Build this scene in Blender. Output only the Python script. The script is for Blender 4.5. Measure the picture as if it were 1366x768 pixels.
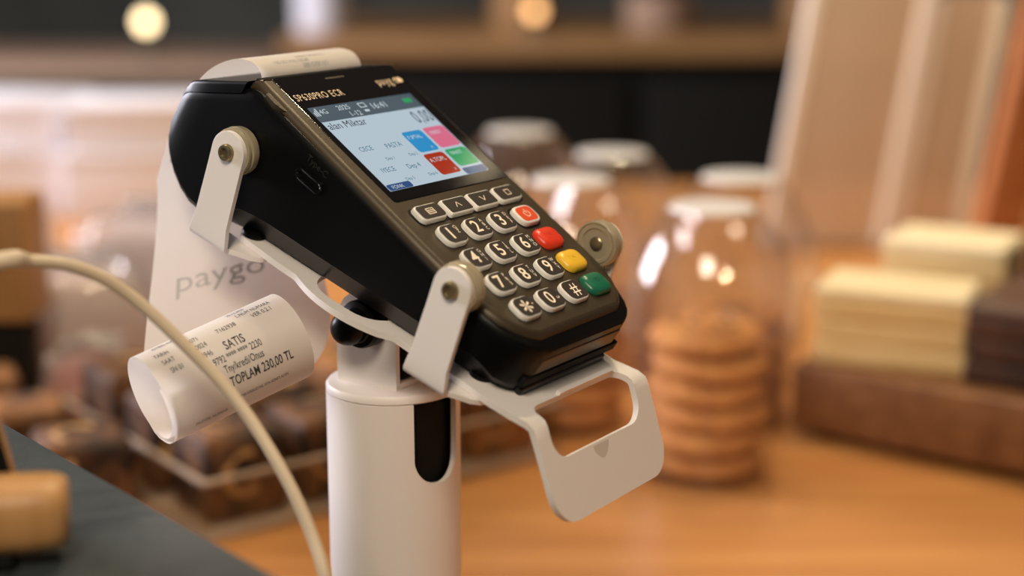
import bpy, bmesh, math, random
from mathutils import Vector, Matrix
random.seed(7)
R = math.radians
PI = math.pi
scene = bpy.context.scene
col = scene.collection
for o in list(bpy.data.objects):
    bpy.data.objects.remove(o)

# ------------------------------------------------------------------ camera
PITCH, DIST, ZO = .2271, .5862, .2
cd = bpy.data.cameras.new('camera')
cam = bpy.data.objects.new('camera', cd)
col.objects.link(cam)
cam.location = (0, -math.cos(PITCH) * DIST, math.sin(PITCH) * DIST + ZO)
cam.rotation_euler = (PI / 2 - PITCH, 0, 0)
cd.sensor_width = 36
cd.lens = 2170.6 / 1366 * 36
cd.clip_start = .02
cd.dof.use_dof = True
cd.dof.focus_distance = .588
cd.dof.aperture_fstop = 3.7
scene.camera = cam

# ------------------------------------------------------------------ world, lights, exposure
scene.view_settings.view_transform = 'Standard'
scene.view_settings.look = 'None'
scene.view_settings.exposure = 0.0
scene.view_settings.gamma = 1
world = bpy.data.worlds.new('world')
scene.world = world
world.use_nodes = True
bg = world.node_tree.nodes['Background']
bg.inputs[0].default_value = (1, .84, .70, 1)
bg.inputs[1].default_value = .05


def area(name, loc, target, size, power, colour, sy=None):
    l = bpy.data.lights.new(name, 'AREA')
    l.energy = power
    l.color = colour
    l.size = size
    if sy:
        l.shape = 'RECTANGLE'
        l.size_y = sy
    o = bpy.data.objects.new(name, l)
    col.objects.link(o)
    o.location = loc
    o.rotation_euler = (Vector(target) - Vector(loc)).to_track_quat('-Z', 'Y').to_euler()
    return o


def downlight(name, loc, target, power, colour):
    l = bpy.data.lights.new(name, 'SPOT')
    l.energy = power
    l.color = colour
    l.shadow_soft_size = .03
    l.spot_size = math.radians(75)
    l.spot_blend = .6
    o = bpy.data.objects.new(name, l)
    col.objects.link(o)
    o.location = loc
    o.rotation_euler = (Vector(target) - Vector(loc)).to_track_quat('-Z', 'Y').to_euler()


area('front_key_lamp', (-.16, -.82, .95), (-.04, 0, .2), .34, 9.6, (1, .85, .66))  # unseen key lamp, hung low and near so the background gets less
area('ceiling_panel_table', (-.15, .80, 1.8), (.2, .6, 0), .6, 3, (1, .80, .52), .4)
area('window_daylight', (-2.2, 1.2, .9), (-.35, .9, 0), 1.0, 105, (.92, .90, 1.0))
for (x, y, tx, ty, pw) in [(.10, 1.15, .1, .6, 30), (.42, .95, .25, .6, 30), (.30, .40, .3, .35, 26), (-.45, .80, -.3, .6, 12), (1.10, 1.90, .05, .1, .22)]:
    downlight('ceiling_downlight', (x, y, 1.8), (tx, ty, 0), pw, (1, .80, .52))

# ------------------------------------------------------------------ materials


def mat(name, base, rough=.5, metal=0., spec=.5, noise=None, bump=None, emit=None, coat=0., sss=None, trans=0., alpha=1., ior=1.45):
    """noise=(scale, colour2, detail, stretch) bump=(scale, strength, distance)"""
    m = bpy.data.materials.new(name)
    m.use_nodes = True
    nt = m.node_tree
    b = nt.nodes['Principled BSDF']
    b.inputs['Base Color'].default_value = (*base, 1)
    b.inputs['Roughness'].default_value = rough
    b.inputs['Metallic'].default_value = metal
    b.inputs['Specular IOR Level'].default_value = spec
    b.inputs['IOR'].default_value = ior
    b.inputs['Coat Weight'].default_value = coat
    b.inputs['Transmission Weight'].default_value = trans
    if emit:
        b.inputs['Emission Color'].default_value = (*emit[0], 1)
        b.inputs['Emission Strength'].default_value = emit[1]
    if sss:
        b.inputs['Subsurface Weight'].default_value = sss[0]
        b.inputs['Subsurface Radius'].default_value = sss[1]
        b.inputs['Subsurface Scale'].default_value = sss[2]
    tc = nt.nodes.new('ShaderNodeTexCoord')
    if noise:
        mp = nt.nodes.new('ShaderNodeMapping')
        mp.inputs['Scale'].default_value = noise[3] if len(noise) > 3 else (1, 1, 1)
        nt.links.new(tc.outputs['Object'], mp.inputs[0])
        n = nt.nodes.new('ShaderNodeTexNoise')
        n.inputs['Scale'].default_value = noise[0]
        n.inputs['Detail'].default_value = noise[2]
        nt.links.new(mp.outputs[0], n.inputs['Vector'])
        rp = nt.nodes.new('ShaderNodeValToRGB')
        lo, hi = noise[4] if len(noise) > 4 else (.35, .65)
        rp.color_ramp.elements[0].position = lo
        rp.color_ramp.elements[1].position = hi
        rp.color_ramp.elements[0].color = (*base, 1)
        rp.color_ramp.elements[1].color = (*noise[1], 1)
        nt.links.new(n.outputs[0], rp.inputs[0])
        nt.links.new(rp.outputs[0], b.inputs['Base Color'])
    if bump:
        n2 = nt.nodes.new('ShaderNodeTexNoise')
        n2.inputs['Scale'].default_value = bump[0]
        n2.inputs['Detail'].default_value = 3
        nt.links.new(tc.outputs['Object'], n2.inputs['Vector'])
        bp = nt.nodes.new('ShaderNodeBump')
        bp.inputs['Strength'].default_value = bump[1]
        bp.inputs['Distance'].default_value = bump[2]
        nt.links.new(n2.outputs[0], bp.inputs['Height'])
        nt.links.new(bp.outputs[0], b.inputs['Normal'])
    return m


def clear_plastic(name, tint, rough=.06, ior=1.5, haze=0., hazecol=(.9, .85, .8)):
    """thin clear plastic: transparent with a fresnel gloss, optional milky haze"""
    m = bpy.data.materials.new(name)
    m.use_nodes = True
    nt = m.node_tree
    nt.nodes.remove(nt.nodes['Principled BSDF'])
    out = nt.nodes['Material Output']
    tr = nt.nodes.new('ShaderNodeBsdfTransparent')
    tr.inputs[0].default_value = (*tint, 1)
    gl = nt.nodes.new('ShaderNodeBsdfGlossy')
    gl.inputs['Roughness'].default_value = rough
    fr = nt.nodes.new('ShaderNodeFresnel')
    ge = nt.nodes.new('ShaderNodeNewGeometry')
    mr = nt.nodes.new('ShaderNodeMapRange')
    mr.inputs['To Min'].default_value = ior
    mr.inputs['To Max'].default_value = 1 / ior
    nt.links.new(ge.outputs['Backfacing'], mr.inputs['Value'])
    nt.links.new(mr.outputs[0], fr.inputs['IOR'])
    last = tr
    if haze:
        df = nt.nodes.new('ShaderNodeBsdfDiffuse')
        df.inputs[0].default_value = (*hazecol, 1)
        mh = nt.nodes.new('ShaderNodeMixShader')
        mh.inputs[0].default_value = haze
        nt.links.new(tr.outputs[0], mh.inputs[1])
        nt.links.new(df.outputs[0], mh.inputs[2])
        last = mh
    mx = nt.nodes.new('ShaderNodeMixShader')
    nt.links.new(fr.outputs[0], mx.inputs[0])
    nt.links.new(last.outputs[0], mx.inputs[1])
    nt.links.new(gl.outputs[0], mx.inputs[2])
    nt.links.new(mx.outputs[0], out.inputs[0])
    return m


def paper_mat(name, base, transl=.35):
    m = bpy.data.materials.new(name)
    m.use_nodes = True
    nt = m.node_tree
    b = nt.nodes['Principled BSDF']
    out = nt.nodes['Material Output']
    b.inputs['Base Color'].default_value = (*base, 1)
    b.inputs['Roughness'].default_value = .55
    b.inputs['Specular IOR Level'].default_value = .25
    t = nt.nodes.new('ShaderNodeBsdfTranslucent')
    t.inputs[0].default_value = (*[c * .9 for c in base], 1)
    mx = nt.nodes.new('ShaderNodeMixShader')
    mx.inputs[0].default_value = transl
    nt.links.new(b.outputs[0], mx.inputs[1])
    nt.links.new(t.outputs[0], mx.inputs[2])
    nt.links.new(mx.outputs[0], out.inputs[0])
    return m


def wood(name, c1, c2, scale=(2, 30, 30), rough=.45, coat=0.):
    return mat(name, c1, rough=rough, noise=(3.0, c2, 6, scale, (.3, .7)), bump=(60, .08, .001), coat=coat)


M = {}
M['powder'] = mat('white_powder_coat', (.80, .755, .72), .45, bump=(900, .05, .0004))
M['black'] = mat('black_plastic', (.0035, .0035, .0038), .34, spec=.16, bump=(1500, .03, .0002))
M['black_gloss'] = mat('black_gloss', (.004, .004, .005), .07, spec=.4)
M['emboss'] = mat('embossed_sheen', (.020, .019, .017), .3)  # lighter than the body, standing in for gloss on the raised letters
M['black_matt'] = mat('black_matt', (.004, .004, .004), .7, spec=.2)
M['bronze'] = mat('bronze_plastic', (.045, .033, .019), .40, metal=.3, noise=(2600, (.070, .050, .029), 2), bump=(2600, .12, .0002))
M['key_white'] = mat('key_white', (.80, .78, .74), .35, sss=(.3, (1, .9, .8), .002))
M['key_cap'] = mat('key_cap', (.040, .033, .027), .33, coat=.2)
M['ink_white'] = mat('ink_white', (.92, .80, .66), .5)
M['ink_tan'] = mat('ink_tan', (.85, .66, .45), .45)
M['key_red'] = mat('key_red', (.72, .045, .016), .32)
M['key_orange'] = mat('key_orange', (.74, .085, .025), .35)
M['key_yellow'] = mat('key_yellow', (.82, .50, .035), .32)
M['key_green'] = mat('key_green', (.010, .14, .075), .30)
M['ink_dark'] = mat('ink_dark', (.02, .02, .022), .6)
M['key_red_mark'] = mat('key_red_mark', (.45, .028, .012), .5)
M['key_yellow_mark'] = mat('key_yellow_mark', (.55, .32, .02), .5)
M['key_green_mark'] = mat('key_green_mark', (.004, .07, .035), .5)
M['rubber'] = mat('rubber_pad', (.62, .54, .38), .18, trans=.5, sss=(.2, (1, .8, .5), .003))
M['brass'] = mat('brass_screw', (.30, .25, .15), .3, metal=.8)
M['paper'] = paper_mat('thermal_paper', (.86, .80, .74))
M['print'] = mat('thermal_print', (.035, .034, .034), .6)
M['print_grey'] = mat('back_print', (.34, .34, .36), .6)
M['print_faint'] = mat('back_logo', (.56, .54, .53), .6)
M['cable'] = mat('cable_sheath', (.60, .49, .35), .42, bump=(500, .1, .0004))
M['counter'] = mat('grey_counter', (.030, .038, .041), .40, noise=(30, (.044, .054, .058), 5), bump=(220, .35, .0012))
M['counter_side'] = mat('counter_side', (.05, .05, .05), .6)
M['table'] = wood('table_wood', (.58, .275, .088), (.42, .172, .048), (1.2, 22, 22), .38)
M['board'] = wood('board_wood', (.24, .105, .036), (.14, .054, .017), (2, 40, 40), .5)
M['bar_wood'] = wood('light_wood', (.46, .245, .092), (.35, .17, .055), (60, 6, 6), .45)
M['post_wood'] = wood('post_wood', (.50, .19, .06), (.36, .12, .035), (4, 4, 40), .5)
M['cake'] = mat('cake_brown', (.022, .009, .004), .7, noise=(38, (.17, .070, .022), 4, (1, 1, 1), (.42, .62)), bump=(160, .6, .002))
M['cake_orange'] = mat('cake_orange', (.045, .017, .006), .7, noise=(34, (.36, .15, .042), 4, (1, 1, 1), (.36, .58)), bump=(160, .6, .002))
M['cake_cream'] = mat('cake_swirl', (.48, .27, .10), .7, bump=(200, .5, .001))
M['cream'] = mat('cream_cake', (.86, .66, .33), .6, noise=(25, (.76, .54, .24), 3, (1, 1, 6)), bump=(120, .3, .001))
M['cream_top'] = mat('cream_icing', (.88, .74, .46), .5, bump=(60, .3, .001))
M['choc'] = mat('chocolate_cake', (.030, .013, .007), .5, noise=(40, (.07, .028, .012), 4), bump=(140, .5, .002))
M['choc_top'] = mat('chocolate_glaze', (.12, .075, .055), .28)
M['cookie'] = mat('cookie', (.70, .32, .085), .75, noise=(60, (.54, .21, .05), 4), bump=(180, .7, .002))
M['chip'] = mat('chocolate_chip', (.07, .026, .012), .5)
M['clear'] = clear_plastic('clear_plastic', (.975, .96, .94), .012, ior=1.85, haze=.035, hazecol=(.95, .88, .8))  # faint white haze stands in for light caught by the domes
M['lid_glare'] = clear_plastic('lid_glare', (.97, .955, .935), .06, haze=.85, hazecol=(.97, .94, .90))  # white haze paints the bright reflection on the flat lid tops
M['acrylic'] = clear_plastic('acrylic', (.96, .94, .92), .05)
M['acrylic_edge'] = mat('acrylic_edge', (.93, .84, .74), .3)
M['rim_edge'] = mat('tray_rim', (.42, .32, .23), .3)
M['acrylic_tan'] = clear_plastic('acrylic_tan', (.90, .80, .70), .15, haze=.6, hazecol=(.84, .66, .49))  # tan haze stands in for the warm-lit room behind the sign panels
M['wrap'] = clear_plastic('plastic_wrap', (.95, .92, .90), .08, ior=1.7, haze=.32, hazecol=(.80, .76, .75))
M['pastry'] = mat('pink_pastry', (.44, .29, .23), .7, noise=(18, (.52, .38, .31), 3))
M['pastry_red'] = mat('red_filling', (.62, .085, .04), .5, noise=(18, (.70, .2, .1), 3))
M['whitebox'] = mat('white_card', (.84, .82, .86), .6)
M['kraft'] = mat('kraft_card', (.40, .26, .17), .7)
M['wall'] = mat('plaster_grey_green', (.115, .118, .098), .9, noise=(3, (.075, .078, .066), 3))
M['wall_side'] = mat('plaster_side', (.30, .26, .21), .9)
M['floor'] = mat('floor_tiles', (.10, .075, .055), .6, noise=(6, (.07, .05, .035), 3))
M['dark_front'] = mat('dark_cabinet', (.010, .0085, .006), .7, spec=.2)
M['shelf_wood'] = wood('shelf_wood', (.44, .235, .085), (.32, .16, .055), (2, 20, 20), .5)
M['bulb'] = mat('bulb', (1, .8, .5), .5, emit=((1, .76, .42), 6.5))
M['bulb_dim'] = mat('bulb_dim', (1, .6, .3), .5, emit=((1, .52, .20), 4))
M['bulb_base'] = mat('bulb_base', (.2, .17, .12), .4, metal=.8)


def emat(name, c, s=1.0, gloss=True):
    return mat(name, tuple(x * .15 for x in c), .07, spec=.4, emit=(c, s))


SCR = .72
M['scr_bg'] = emat('screen_background', (.50, .63, .74), SCR)
M['scr_bar'] = emat('screen_bar', (.085, .12, .15), SCR)
M['scr_blue'] = emat('screen_blue', (.03, .30, .66), SCR)
M['scr_pink'] = emat('screen_pink', (.74, .17, .30), SCR)
M['scr_red'] = emat('screen_red', (.42, .035, .012), SCR)
M['scr_green'] = emat('screen_green', (.03, .38, .14), SCR)
M['scr_tab'] = emat('screen_tab', (.035, .085, .24), SCR)
M['scr_text'] = emat('screen_text', (.035, .045, .06), SCR)
M['scr_text2'] = emat('screen_text_blue', (.06, .19, .26), SCR)
M['scr_white'] = emat('screen_text_white', (.60, .70, .76), SCR)

# ------------------------------------------------------------------ helpers


def tag(o, label=None, cat=None, group=None, kind=None):
    if label:
        o['label'] = label
    if cat:
        o['category'] = cat
    if group:
        o['group'] = group
    if kind:
        o['kind'] = kind
    return o


def empty(name, loc=(0, 0, 0)):
    o = bpy.data.objects.new(name, None)
    o.empty_display_size = .02
    col.objects.link(o)
    o.location = loc
    return o


def link(name, me, m, parent=None, smooth=True, auto=35):
    if m is not None:
        me.materials.clear()
        me.materials.append(m)
    o = bpy.data.objects.new(name, me)
    col.objects.link(o)
    o.parent = parent
    if smooth:
        for p in me.polygons:
            p.use_smooth = True
        me.set_sharp_from_angle(angle=R(auto))
    return o


def from_bm(name, bm, m, parent=None, smooth=True, auto=35, recalc=True):
    if recalc:
        bmesh.ops.recalc_face_normals(bm, faces=bm.faces)
    me = bpy.data.meshes.new(name)
    bm.to_mesh(me)
    bm.free()
    return link(name, me, m, parent, smooth, auto)


def ring_loft(bm, rings, cap0=True, cap1=True, closed=True):
    """rings: lists of equally many points"""
    vs = [[bm.verts.new(p) for p in r] for r in rings]
    n = len(vs[0])
    for i in range(len(vs) - 1):
        for k in range(n if closed else n - 1):
            k2 = (k + 1) % n
            bm.faces.new((vs[i][k], vs[i][k2], vs[i + 1][k2], vs[i + 1][k]))
    if cap0:
        bm.faces.new(vs[0][::-1])
    if cap1:
        bm.faces.new(vs[-1])
    return vs


def rrect(w, h, r, seg=5, cx=0, cy=0):
    pts = []
    for (sx, sy, a0) in ((1, 1, 0), (-1, 1, 90), (-1, -1, 180), (1, -1, 270)):
        for k in range(seg + 1):
            a = R(a0 + 90 * k / seg)
            pts.append((cx + sx * (w / 2 - r) + r * math.cos(a), cy + sy * (h / 2 - r) + r * math.sin(a)))
    return pts


def offset_loop(pts, d):
    """inset a counter-clockwise loop by d"""
    n = len(pts)
    out = []
    for i in range(n):
        p0, p1, p2 = Vector(pts[i - 1]), Vector(pts[i]), Vector(pts[(i + 1) % n])
        e1, e2 = (p1 - p0), (p2 - p1)
        if e1.length < 1e-9:
            e1 = e2
        if e2.length < 1e-9:
            e2 = e1
        t = e1.normalized() + e2.normalized()
        if t.length < 1e-9:
            t = e1
        t.normalize()
        nr = Vector((-t.y, t.x))
        out.append((p1.x + nr.x * d, p1.y + nr.y * d))
    return out


def pillow(bm, outline, levels, xf=None):
    """levels: (inset, height) from bottom to top"""
    rings = []
    levels = list(levels) + [(levels[-1][0] + .00008, levels[-1][1])]      # keeps the top flat when shaded smooth
    for d, z in levels:
        lo = offset_loop(outline, d)
        rings.append([(xf(Vector((x, y, z))) if xf else (x, y, z)) for x, y in lo])
    ring_loft(bm, rings)


def tube(bm, pts, rad, seg=10, cap=True):
    """round tube through points; rad is a number or a list"""
    pts = [Vector(p) for p in pts]
    n = len(pts)
    ref = Vector((0, 0, 1))
    rings = []
    prev = None
    for i, p in enumerate(pts):
        t = (pts[min(i + 1, n - 1)] - pts[max(i - 1, 0)]).normalized()
        if prev is None:
            a = t.cross(ref)
            if a.length < 1e-3:
                a = t.cross(Vector((1, 0, 0)))
        else:
            a = prev - t * prev.dot(t)
        a.normalize()
        prev = a
        b = t.cross(a)
        r = rad[i] if isinstance(rad, (list, tuple)) else rad
        rings.append([p + (a * math.cos(2 * PI * k / seg) + b * math.sin(2 * PI * k / seg)) * r for k in range(seg)])
    ring_loft(bm, rings, cap, cap)


def catmull(keys, per=8):
    out = []
    n = len(keys)
    for i in range(n - 1):
        p0, p1, p2, p3 = keys[max(i - 1, 0)], keys[i], keys[i + 1], keys[min(i + 2, n - 1)]
        for k in range(per):
            t = k / per
            out.append(.5 * ((2 * p1) + (p2 - p0) * t + (2 * p0 - 5 * p1 + 4 * p2 - p3) * t * t + (3 * p1 - p0 - 3 * p2 + p3) * t ** 3))
    out.append(keys[-1].copy())
    return out


def lathe(bm, prof, seg=32, cap0=False, cap1=False, xf=None):
    rings = []
    for r, z in prof:
        ring = [Vector((r * math.cos(2 * PI * k / seg), r * math.sin(2 * PI * k / seg), z)) for k in range(seg)]
        rings.append([xf(p) for p in ring] if xf else ring)
    ring_loft(bm, rings, cap0, cap1)


def box(bm, x0, x1, y0, y1, z0, z1, bev=0., xf=None):
    r = bmesh.ops.create_cube(bm, size=1)
    for v in r['verts']:
        v.co = Vector(((x0 + x1) / 2 + v.co.x * (x1 - x0), (y0 + y1) / 2 + v.co.y * (y1 - y0), (z0 + z1) / 2 + v.co.z * (z1 - z0)))
    if bev:
        es = list({e for v in r['verts'] for e in v.link_edges})
        bmesh.ops.bevel(bm, geom=es, offset=bev, segments=3, affect='EDGES', profile=.5)
    if xf:
        for v in bm.verts:
            v.co = xf(v.co)


def text_mesh(txt, size, align='LEFT', spacing=1.0, shear=0., bold=0.):
    c = bpy.data.curves.new('t', 'FONT')
    c.body = txt
    c.size = size
    c.align_x = align
    c.align_y = 'CENTER'
    c.space_character = spacing
    c.shear = shear
    c.resolution_u = 3
    c.offset = bold * size
    o = bpy.data.objects.new('t', c)
    col.objects.link(o)
    dg = bpy.context.evaluated_depsgraph_get()
    me = bpy.data.meshes.new_from_object(o.evaluated_get(dg))
    bpy.data.objects.remove(o)
    bpy.data.curves.remove(c)
    return me


def put_text(name, txt, size, x, y, z, m, parent, align='LEFT', sx=1., sy=1., rot=0., spacing=1., xf=None, thick=0., bold=0.):
    me = text_mesh(txt, size, align, spacing, 0., bold)
    ca, sa = math.cos(rot), math.sin(rot)
    for v in me.vertices:
        px, py = v.co.x * sx, v.co.y * sy
        q = Vector((x + px * ca - py * sa, y + px * sa + py * ca, z))
        v.co = xf(q) if xf else q
    o = link(name, me, m, parent, smooth=False)
    if thick:
        s = o.modifiers.new('thickness', 'SOLIDIFY')
        s.thickness = thick
    return o


def flat(bm, pts, z, xf=None):
    vs = [bm.verts.new(xf(Vector((x, y, z))) if xf else (x, y, z)) for x, y in pts]
    bm.faces.new(vs)


def holed_sheet(bm, outer, holes, fmap, nmap, th, split=None):
    """flat sheet with holes, mapped by fmap(x,y)->point and nmap(x,y)->normal, thickness th (downwards)"""
    tmp = bmesh.new()
    loops = []
    for lp in [outer] + holes:
        vs = [tmp.verts.new((x, y, 0)) for x, y in lp]
        es = [tmp.edges.new((vs[i], vs[(i + 1) % len(vs)])) for i in range(len(vs))]
        loops.append([v.co.copy() for v in vs])
    bmesh.ops.triangle_fill(tmp, use_beauty=True, use_dissolve=False, edges=tmp.edges[:])
    tmp.verts.index_update()
    P = [(v.co.x, v.co.y) for v in tmp.verts]
    F = [[v.index for v in f.verts] for f in tmp.faces]
    tmp.free()
    top = [bm.verts.new(fmap(x, y)) for x, y in P]
    bot = [bm.verts.new(fmap(x, y) - nmap(x, y) * th) for x, y in P]
    for f in F:
        bm.faces.new([top[i] for i in f])
        bm.faces.new([bot[i] for i in f[::-1]])
    base = 0
    for lp in loops:
        n = len(lp)
        for i in range(n):
            a, b = base + i, base + (i + 1) % n
            bm.faces.new((top[a], top[b], bot[b], bot[a]))
        base += n


def dense(pts, step):
    out = []
    for i in range(len(pts)):
        p, q = Vector(pts[i]), Vector(pts[(i + 1) % len(pts)])
        k = max(1, int((q - p).length / step))
        for j in range(k):
            t = p.lerp(q, j / k)
            out.append((t.x, t.y))
    return out


# ------------------------------------------------------------------ the setting
def struct(name, bm, m):
    o = from_bm(name, bm, m, None, smooth=False)
    o['kind'] = 'structure'
    return o


bm = bmesh.new(); box(bm, -3.2, 3.2, -2.6, 4.2, -.95, -.90); struct('floor', bm, M['floor'])
bm = bmesh.new(); box(bm, -3.2, 3.2, 4.2, 4.3, -.90, 2.0); struct('wall_back', bm, M['wall'])
bm = bmesh.new(); box(bm, -3.3, -3.2, -2.6, 4.2, -.90, 2.0); struct('wall_left', bm, M['wall_side'])
bm = bmesh.new(); box(bm, 3.2, 3.3, -2.6, 4.2, -.90, 2.0); struct('wall_right', bm, M['wall_side'])
bm = bmesh.new(); box(bm, -3.2, 3.2, -2.6, 4.2, 2.0, 2.05); struct('ceiling', bm, M['wall_side'])

# ------------------------------------------------------------------ wooden table
EA, EB = Vector((-.188, .001)), Vector((-.066, -.143))          # line of the grey counter's far edge
ed = (EB - EA).normalized()
en = Vector((-ed.y, ed.x))                                       # points to the table side
tbl = empty('wooden_table', (.3, .7, -.9))
tag(tbl, 'long orange-brown wooden table under the terminal stand, cakes and cookie cups', 'table')
p0 = EA + en * .035 - ed * 1.45
p1 = EA + en * .035 + ed * .45
poly = [(p0.x, p0.y), (p1.x, p1.y), (1.6, p1.y), (1.6, 1.45), (p0.x, 1.45)]
bm = bmesh.new()
pillow(bm, poly, [(.002, -.04), (0, -.038), (0, -.002), (.002, 0)], xf=lambda q: q - Vector((.3, .7, -.9)))
from_bm('table_top', bm, M['table'], tbl)
for (x, y) in ((.35, -.2), (1.5, -.2), (1.5, 1.38), (-.95, 1.38)):
    bm = bmesh.new()
    box(bm, x - .035, x + .035, y - .035, y + .035, -.9, -.04, .004, xf=lambda q: q - Vector((.3, .7, -.9)))
    from_bm('leg', bm, M['board'], tbl)

# ------------------------------------------------------------------ grey counter, nearer and higher than the table
cb = Vector((-.45, -.35, -.9))
ctr = empty('counter', cb)
tag(ctr, 'dark grey textured counter with a straight edge at bottom left', 'counter')
c0, c1 = EA - ed * .7, EA + ed * .55
inner = -en * .75
poly = [(c0.x, c0.y), (c0.x + inner.x, c0.y + inner.y), (c1.x + inner.x, c1.y + inner.y), (c1.x, c1.y)]
bm = bmesh.new()
pillow(bm, dense(poly, .2), [(.0012, .122), (0, .1232), (0, .1488), (.0012, .15)], xf=lambda q: q - cb)
from_bm('counter_top', bm, M['counter'], ctr)
poly2 = offset_loop(poly, .03)
bm = bmesh.new()
pillow(bm, poly2, [(0, -.9), (0, .122)], xf=lambda q: q - cb)
from_bm('cabinet_body', bm, M['counter_side'], ctr)

# ------------------------------------------------------------------ card terminal: local axes = width, up along the face, out of the face
YAW, TILT = .9762, .6189
U = Vector((math.cos(YAW), math.sin(YAW), 0))
H = Vector((-math.sin(YAW), math.cos(YAW), 0))
V = H * math.cos(TILT) + Vector((0, 0, 1)) * math.sin(TILT)
N = U.cross(V)
O = Vector((.0053, 0, .0111 + ZO))
term = empty('card_terminal', O)
term.rotation_euler = Matrix((U, V, N)).transposed().to_euler()
tag(term, 'black card payment terminal with lit colour screen and white number keys, clamped in stand', 'card terminal')
mm = .001


def W(a, b, c):
    return O + U * a * mm + V * b * mm + N * c * mm


def lerp_tab(tab, x):
    if x <= tab[0][0]:
        return tab[0][1]
    for (x0, y0), (x1, y1) in zip(tab, tab[1:]):
        if x <= x1:
            return y0 + (y1 - y0) * (x - x0) / (x1 - x0)
    return tab[-1][1]


TOP = [(-36, -6), (-34, -4.6), (-31, -4.2), (108, -4.2), (111, -7), (135.5, -26)]
BOT = [(-36, -24), (-33, -26.5), (-28, -27), (100, -60.2), (106, -62.6), (112, -63.2), (118, -61.8), (124, -58.8), (129, -55), (133, -50.5), (135.5, -46)]
HW = [(-36, 26), (-34.5, 30.5), (-32, 34), (-28, 37), (-22, 39.6), (-15, 41.2), (-8, 42), (126, 42), (132, 41.4), (135.5, 40)]
SIDE = [(-36, -22), (-28, -22.5), (-20, -19.5), (0, -24), (80, -43.5), (90, -47.5), (98, -56), (104, -60.5), (112, -61), (118, -59.5), (124, -56.5), (129, -53), (133, -48.5), (135.5, -44)]
CH = [(-36, 3), (-28, 5), (0, 7), (84, 8), (94, 5), (104, 2.2), (135.5, 2)]
st = [-36, -35, -34, -33, -32, -30, -28, -25, -22, -18, -15, -11, -8, 0, 15, 30, 45, 60, 75, 82, 86, 90, 94, 98, 102, 106, 109, 112, 115, 118, 121, 124, 127, 129, 131, 133, 134.5, 135.5]
rings = []
for b in st:
    ct, cbm, w, cs, ch = (lerp_tab(t, b) for t in (TOP, BOT, HW, SIDE, CH))
    half = [(w - 3.2, ct), (w - 1.6, ct - .5), (w - .6, ct - 1.7), (w - .1, ct - 3.6), (w, ct - 6),
            (w, ct * .55 + cs * .45), (w - .15, ct * .2 + cs * .8), (w - .5, cs + .6), (w - 1.6, cs - .6),
            (w - ch, cbm + (cs - cbm) * .22), (w - ch - 2, cbm + .15), (w - ch - 5, cbm)]
    ring = [(a * mm, b * mm, c * mm) for a, c in half] + [(-a * mm, b * mm, c * mm) for a, c in half[::-1]]
    rings.append(ring)
bm = bmesh.new()
ring_loft(bm, rings)
body = from_bm('body', bm, M['black'], term, auto=28)

# bronze face panel with rounded edges
fo = []
for (a, b) in [(39.9, 110.2), (39.2, 111.2), (-39.2, 111.2), (-39.9, 110.2), (-40.6, 70), (-41, 20), (-40.6, -8), (-39.8, -14), (-38, -20), (-34.8, -25.2), (-30.5, -29.2), (-26, -31.6),
               (26, -31.6), (30.5, -29.2), (34.8, -25.2), (38, -20), (39.8, -14), (40.6, -8), (41, 20), (40.6, 70)]:
    fo.append((a * mm, b * mm))
fo = fo[::1]
area_ = sum(fo[i][0] * fo[(i + 1) % len(fo)][1] - fo[(i + 1) % len(fo)][0] * fo[i][1] for i in range(len(fo)))
if area_ < 0:
    fo = fo[::-1]
fod = dense(fo, .006)
bm = bmesh.new()
pillow(bm, fod, [(.0006, -.0088), (0, -.0066), (.0003, -.0046), (.0010, -.0032), (.0020, -.0024), (.0031, -.0020)])
from_bm('face_panel', bm, M['bronze'], term, auto=50)
# front wall: bronze inlay, card slot, lower jaw
bm = bmesh.new()
box(bm, -.0262, .0262, -.0364, -.0350, -.0162, -.0092, .0005)
from_bm('front_inlay', bm, M['bronze'], body)
bm = bmesh.new()
box(bm, -.030, .032, -.0366, -.0345, -.0212, -.0172, .0004)
from_bm('card_slot', bm, M['black_matt'], body)
bm = bmesh.new()
box(bm, -.028, .028, -.0370, -.0335, -.0262, -.0222, .0012)
from_bm('slot_jaw', bm, M['black_gloss'], body)

# black screen glass
GL, GR, GB, GT = -33.2, 37.2, 39.6, 109.2
bm = bmesh.new()
pillow(bm, rrect((GR - GL) * mm, (GT - GB) * mm, .0016, 4, (GR + GL) / 2 * mm, (GT + GB) / 2 * mm), [(0, -.0026), (0, -.00195), (.0004, -.00178)])
glass = from_bm('screen_glass', bm, M['black_gloss'], term)
# lit display
ZS = -.00170
x0, x1, y0, y1 = -30.3, 30.4, 45.0, 91.4
ZL = lambda k: ZS + k * .00002
bm = bmesh.new()
flat(bm, rrect((x1 - x0) * mm, (y1 - y0) * mm, .0005, 2, (x0 + x1) / 2 * mm, (y0 + y1) / 2 * mm), ZL(0))
disp = from_bm('display', bm, M['scr_bg'], term, smooth=False, recalc=False)


def sq(name, a0, a1, b0, b1, m, r=.5, k=1):
    bm = bmesh.new()
    flat(bm, rrect((a1 - a0) * mm, (b1 - b0) * mm, r * mm, 4, (a0 + a1) / 2 * mm, (b0 + b1) / 2 * mm), ZL(k))
    return from_bm(name, bm, m, disp, smooth=False, recalc=False)


def st_(txt, size, a, b, m, align='LEFT', sx=1., spacing=1.):
    return put_text('screen_text', txt, size * mm, a * mm, b * mm, ZL(3), m, disp, align, sx=sx, spacing=spacing)


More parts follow.
